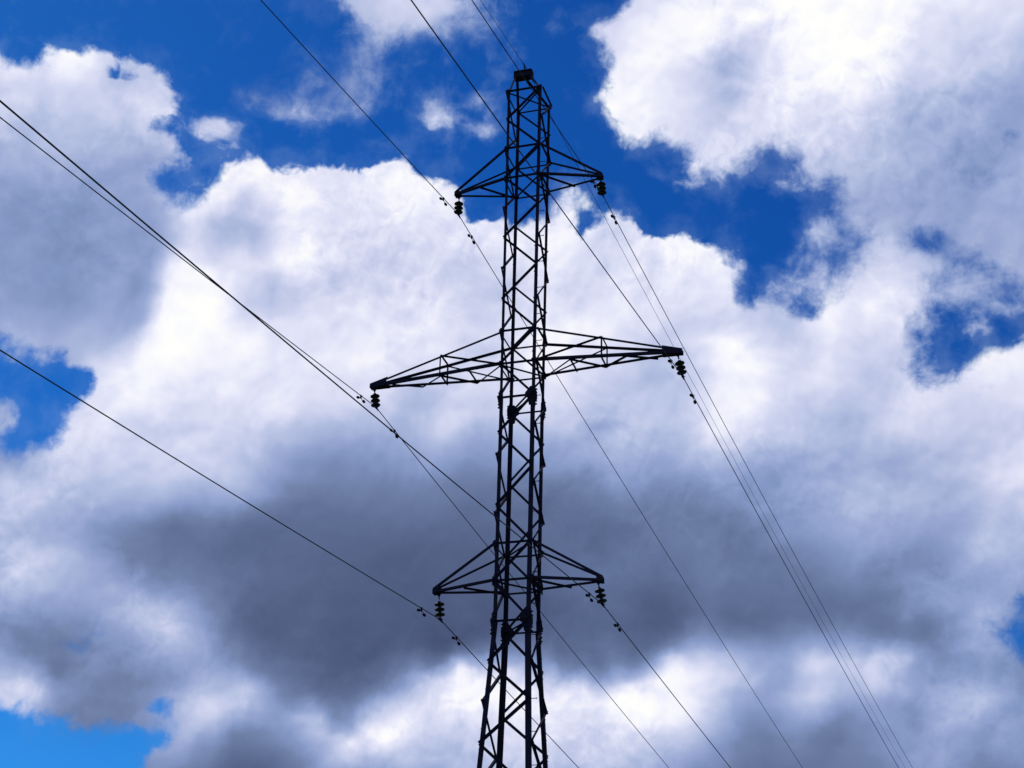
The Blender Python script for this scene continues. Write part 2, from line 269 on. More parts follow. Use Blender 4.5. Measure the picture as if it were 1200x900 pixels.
def field_nodes(M, K, u, v):
    """rank-K separable surface M(v,u) evaluated with curve nodes (u, v in 0..1)."""
    mean = float(M.mean())
    Uv, S, Vt = np.linalg.svd(M - mean, full_matrices=False)
    total = None

    def curves(vecs, t):                      # vecs: 3 x n
        n = N('ShaderNodeRGBCurve')
        cm = n.mapping
        cm.extend = 'HORIZONTAL'
        off, rng = [], []
        for j in range(3):
            x = vecs[j]
            lo, hi = float(x.min()), float(x.max())
            hi = max(hi, lo + 1e-6)
            off.append(lo); rng.append(hi - lo)
            cv = cm.curves[j]
            m = len(x)
            y = (x - lo) / (hi - lo)
            cv.points[0].location = (0.0, float(y[0]))
            cv.points[1].location = (1.0, float(y[-1]))
            for i in range(1, m - 1):
                cv.points.new(i / (m - 1), float(y[i]))
        cm.update()
        c = N('ShaderNodeCombineXYZ')
        for j in range(3): LK(t, c.inputs[j])
        LK(c.outputs[0], n.inputs['Color'])
        return vmth('MULTIPLY_ADD', n.outputs[0], tuple(rng), tuple(off))

    for k in range(0, K, 3):
        s = np.sqrt(S[k:k + 3])
        a = curves(Vt[k:k + 3] * s[:, None], u)
        b = curves((Uv[:, k:k + 3] * s[None]).T, v)
        d = vmth('DOT_PRODUCT', a, b, out=1)
        total = d if total is None else mth('ADD', total, d)
    return mth('ADD', total, mean)


tc = N('ShaderNodeTexCoord')
dirn = vmth('NORMALIZE', tc.outputs['Generated'])
# turbulent displacement of the lookup direction
w1 = noise(dirn, 22.0, 3.0, 0.55)
w1v = vmth('SUBTRACT', w1.outputs['Color'], (0.5, 0.5, 0.5))
w2 = noise(dirn, 75.0, 4.0, 0.6)
w2v = vmth('SUBTRACT', w2.outputs['Color'], (0.5, 0.5, 0.5))
wd = vmth('MULTIPLY_ADD', w1v, (0.011, 0.011, 0.011), dirn)
wd = vmth('MULTIPLY_ADD', w2v, (0.006, 0.006, 0.006), wd)
wd = vmth('NORMALIZE', wd)
sp = N('ShaderNodeSeparateXYZ'); LK(wd, sp.inputs[0])
azn = mth('MULTIPLY', mth('ARCTAN2', sp.outputs[0], sp.outputs[1]), 180 / math.pi)
eln = mth('MULTIPLY', mth('ARCSINE', sp.outputs[2]), 180 / math.pi)
u = maprange(azn, AZ0, AZ1, 0.0, 1.0)
v = maprange(eln, EL0, EL1, 0.0, 1.0)
_az, _el, COV, TONE, SOFT = cloud_fields()
cov = field_nodes(COV, 36, u, v)
tone = field_nodes(TONE, 42, u, v)
soft = field_nodes(SOFT, 9, u, v)

# billows and wisps: more turbulence where the edge is soft
nA = noise(dirn, 30.0, 8.0, 0.50, 2.15, 0.25)
nB = noise(dirn, 100.0, 6.0, 0.52, 2.2, 0.4)
nW = noise(vmth('MULTIPLY_ADD', w1v, (0.02, 0.02, 0.02), dirn), 46.0, 8.0, 0.60, 2.1, 0.15)
dA = mth('SUBTRACT', nA.outputs['Fac'], 0.5)
dB = mth('SUBTRACT', nB.outputs['Fac'], 0.5)
dW = mth('SUBTRACT', nW.outputs['Fac'], 0.5)


def puffs(vec, scale, detail):
    """billow: rounded lumps divided by creases"""
    tot = None
    for k, amp in enumerate((0.62, 0.40, 0.24, 0.14)[:detail]):
        n = noise(vmth('ADD', vec, (k * 3.7, k * 1.3, k * 5.1)), scale * 2.2 ** k, 0.0, 0.5)
        m = mth('ABSOLUTE', mth('SUBTRACT', n.outputs['Fac'], 0.5))
        m = mth('MULTIPLY', m, amp * 2.0)
        tot = m if tot is None else mth('ADD', tot, m)
    return mth('SUBTRACT', 0.60, tot)          # small in the middle of a lump, large in the creases


w3 = noise(dirn, 40.0, 4.0, 0.55)
pw = vmth('MULTIPLY_ADD', vmth('SUBTRACT', w3.outputs['Color'], (0.5, 0.5, 0.5)), (0.030, 0.030, 0.030), dirn)
p0 = puffs(pw, 17.0, 4)
p1 = puffs(vmth('ADD', pw, (-0.0025, 0.0, 0.0055)), 17.0, 4)
prel = mth('SUBTRACT', p1, p0)
dens = mth('MULTIPLY_ADD', dA, 0.9, cov)
dens = mth('MULTIPLY_ADD', mth('SUBTRACT', 0.30, p0), 0.8, dens)
dens = mth('MULTIPLY_ADD', dB, 0.5, dens)
dens = mth('MULTIPLY_ADD', mth('MULTIPLY', dW, soft), 2.0, dens)
alpha = maprange(dens, mth('MULTIPLY_ADD', soft, -0.45, -0.08), mth('MULTIPLY_ADD', soft, 0.85, 0.10), 0.0, 1.0, 'SMOOTHSTEP')
# faint haze and torn shreds in the blue close to the clouds
veil = maprange(mth('MULTIPLY_ADD', dW, 3.2, mth('MULTIPLY_ADD', dA, 2.0, cov)), -0.95, 0.45, 0.0, 1.0, 'SMOOTHSTEP')
alpha = mth('MAXIMUM', alpha, mth('MULTIPLY', veil, mth('MULTIPLY_ADD', soft, 0.20, 0.05)))
# sunward difference of a soft field: lit and shaded sides of the billows
r0 = noise(wd, 17.0, 3.5, 0.45, 2.1, 0.2)
r1 = noise(vmth('ADD', wd, (-0.002, 0.0, 0.006)), 17.0, 3.5, 0.45, 2.1, 0.2)
relief = mth('SUBTRACT', r0.outputs['Fac'], r1.outputs['Fac'])
bright = maprange(tone, 0.38, 0.80, 0.22, 1.0)
t2 = mth('MULTIPLY_ADD', mth('MULTIPLY', relief, bright), 0.62, tone)
patch = maprange(noise(dirn, 8.0, 2.0, 0.5).outputs['Fac'], 0.42, 0.62, 0.0, 0.20, 'SMOOTHSTEP')
t2 = mth('MULTIPLY_ADD', mth('MULTIPLY', prel, bright), patch, t2)
nC = noise(wd, 12.0, 4.0, 0.48, 2.0, 0.3)
t2 = mth('MULTIPLY_ADD', mth('MULTIPLY', mth('SUBTRACT', nC.outputs['Fac'], 0.5), bright), 0.20, t2)
t2 = mth('MULTIPLY_ADD', mth('MULTIPLY', dB, bright), 0.025, t2)
# thin parts go towards a pale blue-grey
ramp = N('ShaderNodeValToRGB')
cr = ramp.color_ramp
cr.interpolation = 'LINEAR'


def lin(c): return tuple(((x / 255) / 12.92 if x / 255 <= 0.04045 else ((x / 255 + 0.055) / 1.055) ** 2.4) for x in c) + (1.0,)


stops = [(70, (60, 72, 108)), (94, (80, 94, 129)), (113, (97, 113, 151)), (131, (113, 130, 169)), (150, (132, 151, 196)),
         (170, (153, 169, 211)), (190, (177, 189, 224)), (210, (203, 209, 237)), (230, (227, 229, 249)), (245, (246, 246, 254)), (258, (255, 255, 253))]
while len(cr.elements) < len(stops): cr.elements.new(0.5)
for e, (p, c) in zip(cr.elements, stops):
    pass
for i, (p, c) in enumerate(stops):
    cr.elements[i].position = p / 260.0
for i, (p, c) in enumerate(stops):
    cr.elements[i].color = lin(c)
LK(mth('MULTIPLY', t2, 255 / 260.0), ramp.inputs[0])

sky = N('ShaderNodeTexSky')
sky.sky_type = 'NISHITA'
sky.sun_disc = False
sky.sun_elevation = math.radians(SUN_EL)
sky.sun_rotation = math.radians(SUN_AZ)
sky.altitude = 200.0
sky.air_density = 1.0
sky.dust_density = 0.3
sky.ozone_density = 3.0
SKY_STRENGTH = 0.1
# the camera's deep, saturated blue: a response curve per channel over the clear sky
ss = N('ShaderNodeSeparateXYZ'); LK(sky.outputs[0], ss.inputs[0])
sc = N('ShaderNodeCombineXYZ')
for i_, (ref, out_, p_) in enumerate(((2.923, 0.29, 2.3), (4.633, 2.60, 1.87), (7.28, 7.7, 1.48))):
    LK(mth('MULTIPLY', mth('POWER', mth('DIVIDE', ss.outputs[i_], ref), p_), out_), sc.inputs[i_])
skyc = sc.outputs[0]
tn = mth('SUBTRACT', noise(dirn, 7.0, 3.0, 0.5).outputs['Fac'], 0.5)
tcmb = N('ShaderNodeCombineXYZ')
for i_, a_ in enumerate((0.14, 0.0, -0.05)):
    LK(mth('MULTIPLY_ADD', mth('MULTIPLY', tn, mth('SUBTRACT', 1.25, t2)), a_, 1.0), tcmb.inputs[i_])
cloudc = vmth('MULTIPLY', vmth('MULTIPLY', ramp.outputs[0], tcmb.outputs[0]), (1 / SKY_STRENGTH,) * 3)
# where the cloud is thin the light in it is bluer
th = mth('POWER', alpha, 0.6)
tcb = N('ShaderNodeCombineXYZ')
for i_, lo_ in enumerate((0.42, 0.72, 0.95)):
    LK(mth('MULTIPLY_ADD', th, 1.0 - lo_, lo_), tcb.inputs[i_])
cloudc = vmth('MULTIPLY', cloudc, tcb.outputs[0])
mix = N('ShaderNodeMix'); mix.data_type = 'RGBA'
LK(alpha, mix.inputs[0]); LK(skyc, mix.inputs[6]); LK(cloudc, mix.inputs[7])
bg = N('ShaderNodeBackground'); bg.inputs[1].default_value = SKY_STRENGTH
LK(mix.outputs[2], bg.inputs[0])
wo = N('ShaderNodeOutputWorld'); LK(bg.outputs[0], wo.inputs[0])

# ---------------------------------------------------------------- helpers
COL = scene.collection


def material(name, base, rough=0.6, metal=0.0, var=0.0, var_scale=6.0, second=None, bump=0.0, spec=0.5):
    m = bpy.data.materials.new(name)
    m.use_nodes = True
    t = m.node_tree
    b = t.nodes['Principled BSDF']
    b.inputs['Roughness'].default_value = rough
    b.inputs['Metallic'].default_value = metal
    b.inputs['Specular IOR Level'].default_value = spec
    tcn = t.nodes.new('ShaderNodeTexCoord')
    nz = t.nodes.new('ShaderNodeTexNoise')
    nz.inputs['Scale'].default_value = var_scale; nz.inputs['Detail'].default_value = 6
    t.links.new(tcn.outputs['Object'], nz.inputs['Vector'])
    r = t.nodes.new('ShaderNodeValToRGB')
    second = second or tuple(c * (1 - var) for c in base)
    r.color_ramp.elements[0].position = 0.4; r.color_ramp.elements[1].position = 0.65
    r.color_ramp.elements[0].color = (*base, 1); r.color_ramp.elements[1].color = (*second, 1)
    t.links.new(nz.outputs['Fac'], r.inputs[0])
    t.links.new(r.outputs[0], b.inputs['Base Color'])
    if bump:
        bp = t.nodes.new('ShaderNodeBump'); bp.inputs['Strength'].default_value = bump
        t.links.new(nz.outputs['Fac'], bp.inputs['Height']); t.links.new(bp.outputs[0], b.inputs['Normal'])
    return m


STEEL = material('dark_painted_steel', (0.015, 0.018, 0.040), 0.8, 0.0, second=(0.027, 0.020, 0.030), var_scale=3.5, bump=0.1, spec=0.02)
BOLT = material('galvanised_bolts', (0.05, 0.05, 0.06), 0.5, 0.2, var=0.4, var_scale=20)
CABLE = material('oxidised_aluminium_strand', (0.02, 0.022, 0.032), 0.7, 0.0, var=0.4, var_scale=30, spec=0.2)
GLASS = material('dark_glazed_insulator', (0.010, 0.013, 0.016), 0.45, 0.0, var=0.3, var_scale=12, spec=0.3)
IRON = material('cast_iron_fittings', (0.006, 0.007, 0.014), 0.7, 0.0, var=0.3, var_scale=20, spec=0.15)
CONCRETE = material('rough_concrete', (0.32, 0.31, 0.29), 0.9, 0.0, var=0.3, var_scale=4, bump=0.3)
GRASS = material('meadow', (0.035, 0.055, 0.018), 0.95, 0.0, second=(0.075, 0.07, 0.03), var_scale=0.08, bump=0.4)


def obj(name, bm, mat, parent=None, smooth=False, recalc=True):
    me = bpy.data.meshes.new(name)
    if recalc: bmesh.ops.recalc_face_normals(bm, faces=bm.faces[:])
    bm.to_mesh(me); bm.free()
    me.materials.append(mat)
    if smooth:
        for p in me.polygons: p.use_smooth = True
    o = bpy.data.objects.new(name, me)
    COL.objects.link(o)
    if parent is not None:
        o.parent = parent
        o.matrix_parent_inverse = Matrix.Translation(-world_loc(parent))
    return o


def world_loc(o):
    v = Vector(o.location) if o.parent is None else Vector((0, 0, 0)) + world_loc(o.parent)
    return v


def thing(name, label, cat, loc, group=None):
    o = bpy.data.objects.new(name, None)
    o.empty_display_size = 0.2
    o.location = loc
    COL.objects.link(o)
    o['label'] = label; o['category'] = cat
    if group: o['group'] = group
    return o


def prism(bm, ring, vec):
    """extrude a closed ring of points along vec"""
    a = [bm.verts.new(p) for p in ring]
    b = [bm.verts.new(p + vec) for p in ring]
    n = len(ring)
    for i in range(n):
        bm.faces.new((a[i], a[(i + 1) % n], b[(i + 1) % n], b[i]))
    bm.faces.new(a[::-1]); bm.faces.new(b)


def angle_bar(bm, P, Q, d1, d2, w, t=0.008, w2=None):
    """steel L-section from P to Q; heel on the line PQ, flanges towards d1 and d2"""
    P, Q = Vector(P), Vector(Q)
    ax = (Q - P).normalized()
    d1 = Vector(d1); d2 = Vector(d2)
    d1 = (d1 - ax * d1.dot(ax)).normalized()
    d2 = (d2 - ax * d2.dot(ax)).normalized()
    w2 = w2 or w
    ring = [P, P + d1 * w, P + d1 * w + d2 * t, P + d1 * t + d2 * t, P + d1 * t + d2 * w2, P + d2 * w2]
    prism(bm, ring, Q - P)


def plate(bm, pts, nrm, t):
    nrm = Vector(nrm).normalized()
    prism(bm, [Vector(p) - nrm * t / 2 for p in pts], nrm * t)


def box(bm, c, s):
    c = Vector(c); x, y, z = s[0] / 2, s[1] / 2, s[2] / 2
    ring = [c + Vector((-x, -y, -z)), c + Vector((x, -y, -z)), c + Vector((x, y, -z)), c + Vector((-x, y, -z))]
    prism(bm, ring, Vector((0, 0, 2 * z)))


def frame_of(ax):
    ax = ax.normalized()
    up = Vector((0, 0, 1)) if abs(ax.z) < 0.9 else Vector((1, 0, 0))
    a = ax.cross(up).normalized()
    return a, ax.cross(a).normalized()


def rod(bm, P, Q, r, n=8, r2=None):
    P, Q = Vector(P), Vector(Q)
    a, b = frame_of(Q - P)
    r2 = r if r2 is None else r2
    A = [bm.verts.new(P + (a * math.cos(2 * math.pi * i / n) + b * math.sin(2 * math.pi * i / n)) * r) for i in range(n)]
    B = [bm.verts.new(Q + (a * math.cos(2 * math.pi * i / n) + b * math.sin(2 * math.pi * i / n)) * r2) for i in range(n)]
    for i in range(n):
        bm.faces.new((A[i], A[(i + 1) % n], B[(i + 1) % n], B[i]))
    bm.faces.new(A[::-1]); bm.faces.new(B)


def lathe(bm, P, axis, prof, n=20):
    """revolve (distance along axis, radius) pairs round axis at P"""
    axis = axis.normalized()
    a, b = frame_of(axis)
    rings = []
    for h, r in prof:
        r = max(r, 1e-4)
        rings.append([bm.verts.new(P + axis * h + (a * math.cos(2 * math.pi * i / n) + b * math.sin(2 * math.pi * i / n)) * r) for i in range(n)])
    for k in range(len(rings) - 1):
        for i in range(n):
            bm.faces.new((rings[k][i], rings[k][(i + 1) % n], rings[k + 1][(i + 1) % n], rings[k + 1][i]))
    bm.faces.new(rings[0][::-1]); bm.faces.new(rings[-1])


def bolts(bm, P, nrm, r=0.014, h=0.03):
    """a bolt head or nut standing on a plate"""
    nrm = Vector(nrm).normalized()
    rod(bm, Vector(P) - nrm * 0.004, Vector(P) + nrm * h, r, 6)


# ---------------------------------------------------------------- ground (below the frame)
bm = bmesh.new()
gn = 60
gv = [[bm.verts.new(((i / gn - .5) * 5000, (j / gn - .5) * 5000, 0.0)) for i in range(gn + 1)] for j in range(gn + 1)]
for j in range(gn):
    for i in range(gn):
        bm.faces.new((gv[j][i], gv[j][i + 1], gv[j + 1][i + 1], gv[j + 1][i]))
g = obj('ground', bm, GRASS, recalc=False)
g['kind'] = 'structure'

# ---------------------------------------------------------------- transmission tower
Z = dict(top=29.944, TU=27.983, TL=26.993, MU=22.182, ML=21.21, S1=20.225, BU=16.213, BL=15.242, S2=14.207)


def hx(z):
    if z >= Z['S1']: return 0.4647 + (0.492 - 0.4647) * (z - Z['S1']) / (Z['top'] - Z['S1'])
    if z >= Z['S2']: return 0.4624 + (0.4647 - 0.4624) * (z - Z['S2']) / (Z['S1'] - Z['S2'])
    return 0.4624 + 0.0500 * (Z['S2'] - z)


def hy(z):
    return hx(z) if z >= Z['S2'] else 0.4624 + 0.0900 * (Z['S2'] - z)


CORNER = {'A': (-1, -1), 'B': (-1, 1), 'C': (1, -1), 'D': (1, 1)}       # near-left, far-left, near-right, far-right


def node(k, z):
    sx, sy = CORNER[k]
    return Vector((sx * hx(z), sy * hy(z), z))


tower = thing('transmission_tower', 'tall dark steel lattice pylon with three tiers of crossarms carrying the cables', 'power pylon', (0, 0, 0))
legs = {}
for k, (sx, sy) in CORNER.items():
    bm = bmesh.new()
    secs = [(0.0, Z['S2'], 0.124), (Z['S2'], Z['S1'], 0.096), (Z['S1'], Z['top'] + .03, 0.074)]
    for z0, z1, w in secs:
        angle_bar(bm, node(k, z0), node(k, z1), (-sx, 0, 0), (0, -sy, 0), w, 0.009)
    # bolt heads scattered where braces are fixed
    zz = 7.0
    while zz < 29.8:
        p = node(k, zz)
        w = 0.05
        bolts(bm, p + Vector((-sx * w, 0, 0)), (0, sy, 0), 0.010, 0.016)
        bolts(bm, p + Vector((0, -sy * w, 0.12)), (sx, 0, 0), 0.010, 0.016)
        zz += 0.49
    legs[k] = obj('leg', bm, STEEL, tower)
    bm = bmesh.new()
    box(bm, (sx * hx(0), sy * hy(0), 0.12), (0.55, 0.55, 0.5))
    box(bm, (sx * hx(0), sy * hy(0), 0.39), (0.4, 0.4, 0.06))
    obj('footing', bm, CONCRETE, tower)


def brace(P, Q, out, w, alt=0, lip=None, name='brace', parent=None, over=(0, 0), t=0.007):
    """bar lying flat against a face whose outward normal is `out`, with its second flange turned outward or inward"""
    P, Q = Vector(P), Vector(Q)
    ax = (Q - P).normalized()
    out = Vector(out)
    P = P - ax * over[0]; Q = Q + ax * over[1]
    side = ax.cross(out).normalized()
    off = out * (0.011 + 0.010 * alt)
    bm = bmesh.new()
    s = side * (w / 2)
    inw = -out if lip is None else out
    if side.z > 0: side, s = -side, -s
    angle_bar(bm, P + off - s, Q + off - s, side, inw if lip else out, w, t, w * .8)
    for E_, d in ((P, 1), (Q, -1)):
        for q in (0.05, 0.11):
            if (Q - P).length > .5: bolts(bm, E_ + ax * d * (q + .04) + off, out, 0.011, 0.026)
    return obj(name, bm, STEEL, parent or tower)


FACE = {'near': ('A', 'C', (0, -1, 0)), 'far': ('D', 'B', (0, 1, 0)), 'left': ('B', 'A', (-1, 0, 0)), 'right': ('C', 'D', (1, 0, 0))}
# main levels: (index, z); even index -> first corner of the face, odd -> second
lin_ = lambda a, b, n: [a + (b - a) * i / n for i in range(n + 1)]
upper = [(-3, Z['top']), (-2, (Z['top'] + Z['TU']) / 2), (-1, Z['TU']), (0, Z['TL'])]
for i, z_ in enumerate(lin_(Z['TL'], Z['MU'], 5)[1:]): upper.append((1 + i, z_))
upper += [(6, Z['ML']), (7, Z['S1'])]
midn = [(7 + i, z_) for i, z_ in enumerate(lin_(Z['S1'], Z['BU'], 4))]
mids = [(7 + i, z_) for i, z_ in enumerate(lin_(Z['S1'], Z['BU'], 5))]
low = [(12, Z['BL']), (13, Z['S2']), (14, 13.165), (15, 12.185), (16, 11.16), (17, 10.0), (18, 8.6), (19, 7.0), (20, 5.2), (21, 3.1), (22, 0.9)]


def run(face, levels, alt0=0):
    k0, k1, out = FACE[face]
    for (i, z0), (j, z1) in zip(levels[:-1], levels[1:]):
        a = k0 if i % 2 == 0 else k1
        b = k0 if j % 2 == 0 else k1
        w = 0.056 if z0 > Z['S1'] + .1 else (0.062 if z0 > Z['S2'] + .1 else 0.072)
        ov = [0.0, 0.0]
        if face in ('left', 'right'):
            if a in 'AD': ov[0] = 0.055
            if b in 'AD': ov[1] = 0.055
        brace(node(a, z0), node(b, z1), out, w, alt=i % 2, over=ov)


for f in ('near', 'far'):
    run(f, upper); run(f, midn); run(f, [(11, Z['BU'])] + low)
for f in ('left', 'right'):
    run(f, upper); run(f, mids)
    run(f, [(11, Z['BU'])] + low)
    k0, k1, out = FACE[f]
    brace(node(k0, Z['BU']), node(k1, Z['BL']), out, 0.05, alt=2)       # crossed panel beside the lowest crossarms
brace(node('C', Z['BL']), node('D', Z['S2']), (1, 0, 0), 0.05, alt=2)

# rings and plan bracing
for key in ('top', 'TU', 'TL', 'MU', 'ML', 'S1', 'BU', 'BL', 'S2'):
    z_ = Z[key]
    for f in FACE:
        if key in ('S1', 'S2') and f in ('left', 'right'): continue
        k0, k1, out = FACE[f]
        brace(node(k0, z_ - .02), node(k1, z_ - .02), out, 0.05, alt=2, name='strut')
for key, pairs in (('top', ('AD', 'BC')), ('TL', ('BC',)), ('MU', ('BC',)), ('ML', ('AD',)), ('S1', ('BC',)), ('BU', ('BC',)), ('BL', ('AD',)), ('S2', ('BC',))):
    for n_, pr in enumerate(pairs):
        z_ = Z[key] - 0.035 - 0.02 * n_
        P, Q = node(pr[0], z_), node(pr[1], z_)
        bm = bmesh.new()
        side = (Q - P).normalized().cross(Vector((0, 0, 1)))
        angle_bar(bm, P - side * .025, Q - side * .025, side, (0, 0, 1), 0.05, 0.007)
        obj('plan_brace', bm, STEEL, tower)

# splice sleeves with gussets and protruding bolts
for key, hh, w in (('S1', 0.52, 0.105), ('S2', 0.60, 0.125)):
    for k, (sx, sy) in CORNER.items():
        z_ = Z[key]
        bm = bmesh.new()
        zt, zb = z_ + hh * .42, z_ - hh * .58
        o_ = Vector((sx, sy, 0)) * 0.0135
        angle_bar(bm, node(k, zb) + o_, node(k, zt) + o_, (-sx, 0, 0), (0, -sy, 0), w, 0.012)
        for m in range(6):
            zq = zb + 0.05 + m * (hh - .1) / 5
            for off in (0.035, 0.08):
                bolts(bm, node(k, zq) + Vector((-sx * off, sy * .014, 0)), (0, sy, 0), 0.013, 0.045)
                bolts(bm, node(k, zq) + Vector((sx * .014, -sy * off, 0)), (sx, 0, 0), 0.013, 0.045)
        obj('splice_sleeve', bm, STEEL, legs[k])
        # gusset plate in the near / far face
        if k in 'CB':
            bm = bmesh.new()
            c0 = node(k, z_)
            pts = [(0, .22), (-.10, .24), (-.24, .06), (-.24, -.05), (-.17, -.10), (-.13, -.30), (0, -.34)]
            plate(bm, [c0 + Vector((sx * a, sy * 0.030, b)) for a, b in pts], (0, 1, 0), 0.01)
            for a, b in ((-.16, .02), (-.11, .14), (-.09, -.2), (-.19, .0)):
                bolts(bm, c0 + Vector((sx * a, sy * .035, b)), (0, sy, 0), 0.013, 0.03)
            obj('gusset_plate', bm, STEEL, tower)
        pts = [(0, .16), (-.13, .12), (-.17, 0), (-.13, -.14), (0, -.2)]
        bm = bmesh.new()
        c0 = node(k, z_)
        plate(bm, [c0 + Vector((sx * 0.030, sy * a, b)) for a, b in pts], (1, 0, 0), 0.01)
        obj('gusset_plate', bm, STEEL, tower)
for k in 'ABCD':                                              # heavy gussets under the lowest crossarms
    sx, sy = CORNER[k]
    c0 = node(k, Z['BL'])
    bm = bmesh.new()
    pts = [(0.05, .10), (-.16, .13), (-.25, .02), (-.20, -.11), (0.05, -.12)]
    plate(bm, [c0 + Vector((sx * 0.032, sy * a, b)) for a, b in pts], (1, 0, 0), 0.01)
    for a, b in ((-.05, .05), (-.15, .05), (-.12, -.05)):
        bolts(bm, c0 + Vector((sx * .037, sy * a, b)), (sx, 0, 0), 0.013, 0.03)
    obj('gusset_plate', bm, STEEL, tower)
for key in ('TU', 'TL', 'MU', 'ML', 'BU', 'top'):
    for k in 'ABCD':
        sx, sy = CORNER[k]
        c0 = node(k, Z[key])
        bm = bmesh.new()
        r_ = .09 if key != 'top' else .07
        pts = [(0.03, r_), (-r_, r_ * .7), (-r_ * 1.1, -r_ * .5), (0.03, -r_)]
        plate(bm, [c0 + Vector((sx * a, sy * 0.033, b)) for a, b in pts], (0, 1, 0), 0.008)
        obj('gusset_plate', bm, STEEL, tower)

# step bolts up the near right leg
z_ = 1.0; n_ = 0
while z_ < Z['top'] - .3:
    sx, sy = CORNER['C']
    p = node('C', z_)
    bm = bmesh.new()
    if n_ % 2: rod(bm, p + Vector((-.03, -.004, 0)), p + Vector((-.03, -.16, 0)), 0.009, 6); rod(bm, p + Vector((-.03, -.15, 0)), p + Vector((-.03, -.165, 0)), 0.018, 6)
    else: rod(bm, p + Vector((.004, .03, 0)), p + Vector((.15, .03, 0)), 0.009, 6); rod(bm, p + Vector((.14, .03, 0)), p + Vector((.155, .03, 0)), 0.018, 6)
    obj('step_bolt', bm, STEEL, tower)
    z_ += 0.40; n_ += 1

# ---------------------------------------------------------------- crossarms
TIP = dict(TL=(-2.087, 27.030), TR=(2.145, 26.931), ML=(-4.246, 21.226), MR=(4.238, 21.206), BL=(-2.169, 15.239), BR=(2.146, 15.207))
HANG = dict(TL=(-1.993, 26.90), TR=(2.109, 26.825), ML=(-4.152, 21.098), MR=(4.136, 21.107), BL=(-2.041, 15.139), BR=(2.045, 15.128))
ATT = dict(TL=(-1.997, 26.375), TR=(2.145, 26.373), ML=(-4.083, 20.605), MR=(4.244, 20.506), BL=(-1.978, 14.513), BR=(2.145, 14.599))
POS = {'T': 'top', 'M': 'middle', 'B': 'lowest'}


def sub(bm, name, parent): return obj(name, bm, STEEL, parent)


def member(parent, P, Q, d1, d2, w, name='lacing_bar', t=0.007):
    bm = bmesh.new()
    angle_bar(bm, P, Q, d1, d2, w, t)
    for E_, d in ((Vector(P), 1), (Vector(Q), -1)):
        ax = (Vector(Q) - Vector(P)).normalized()
        bolts(bm, E_ + ax * d * .05 + Vector(d1).normalized() * w * .5, -Vector(d2), 0.011, 0.022)
    return obj(name, bm, STEEL, parent)


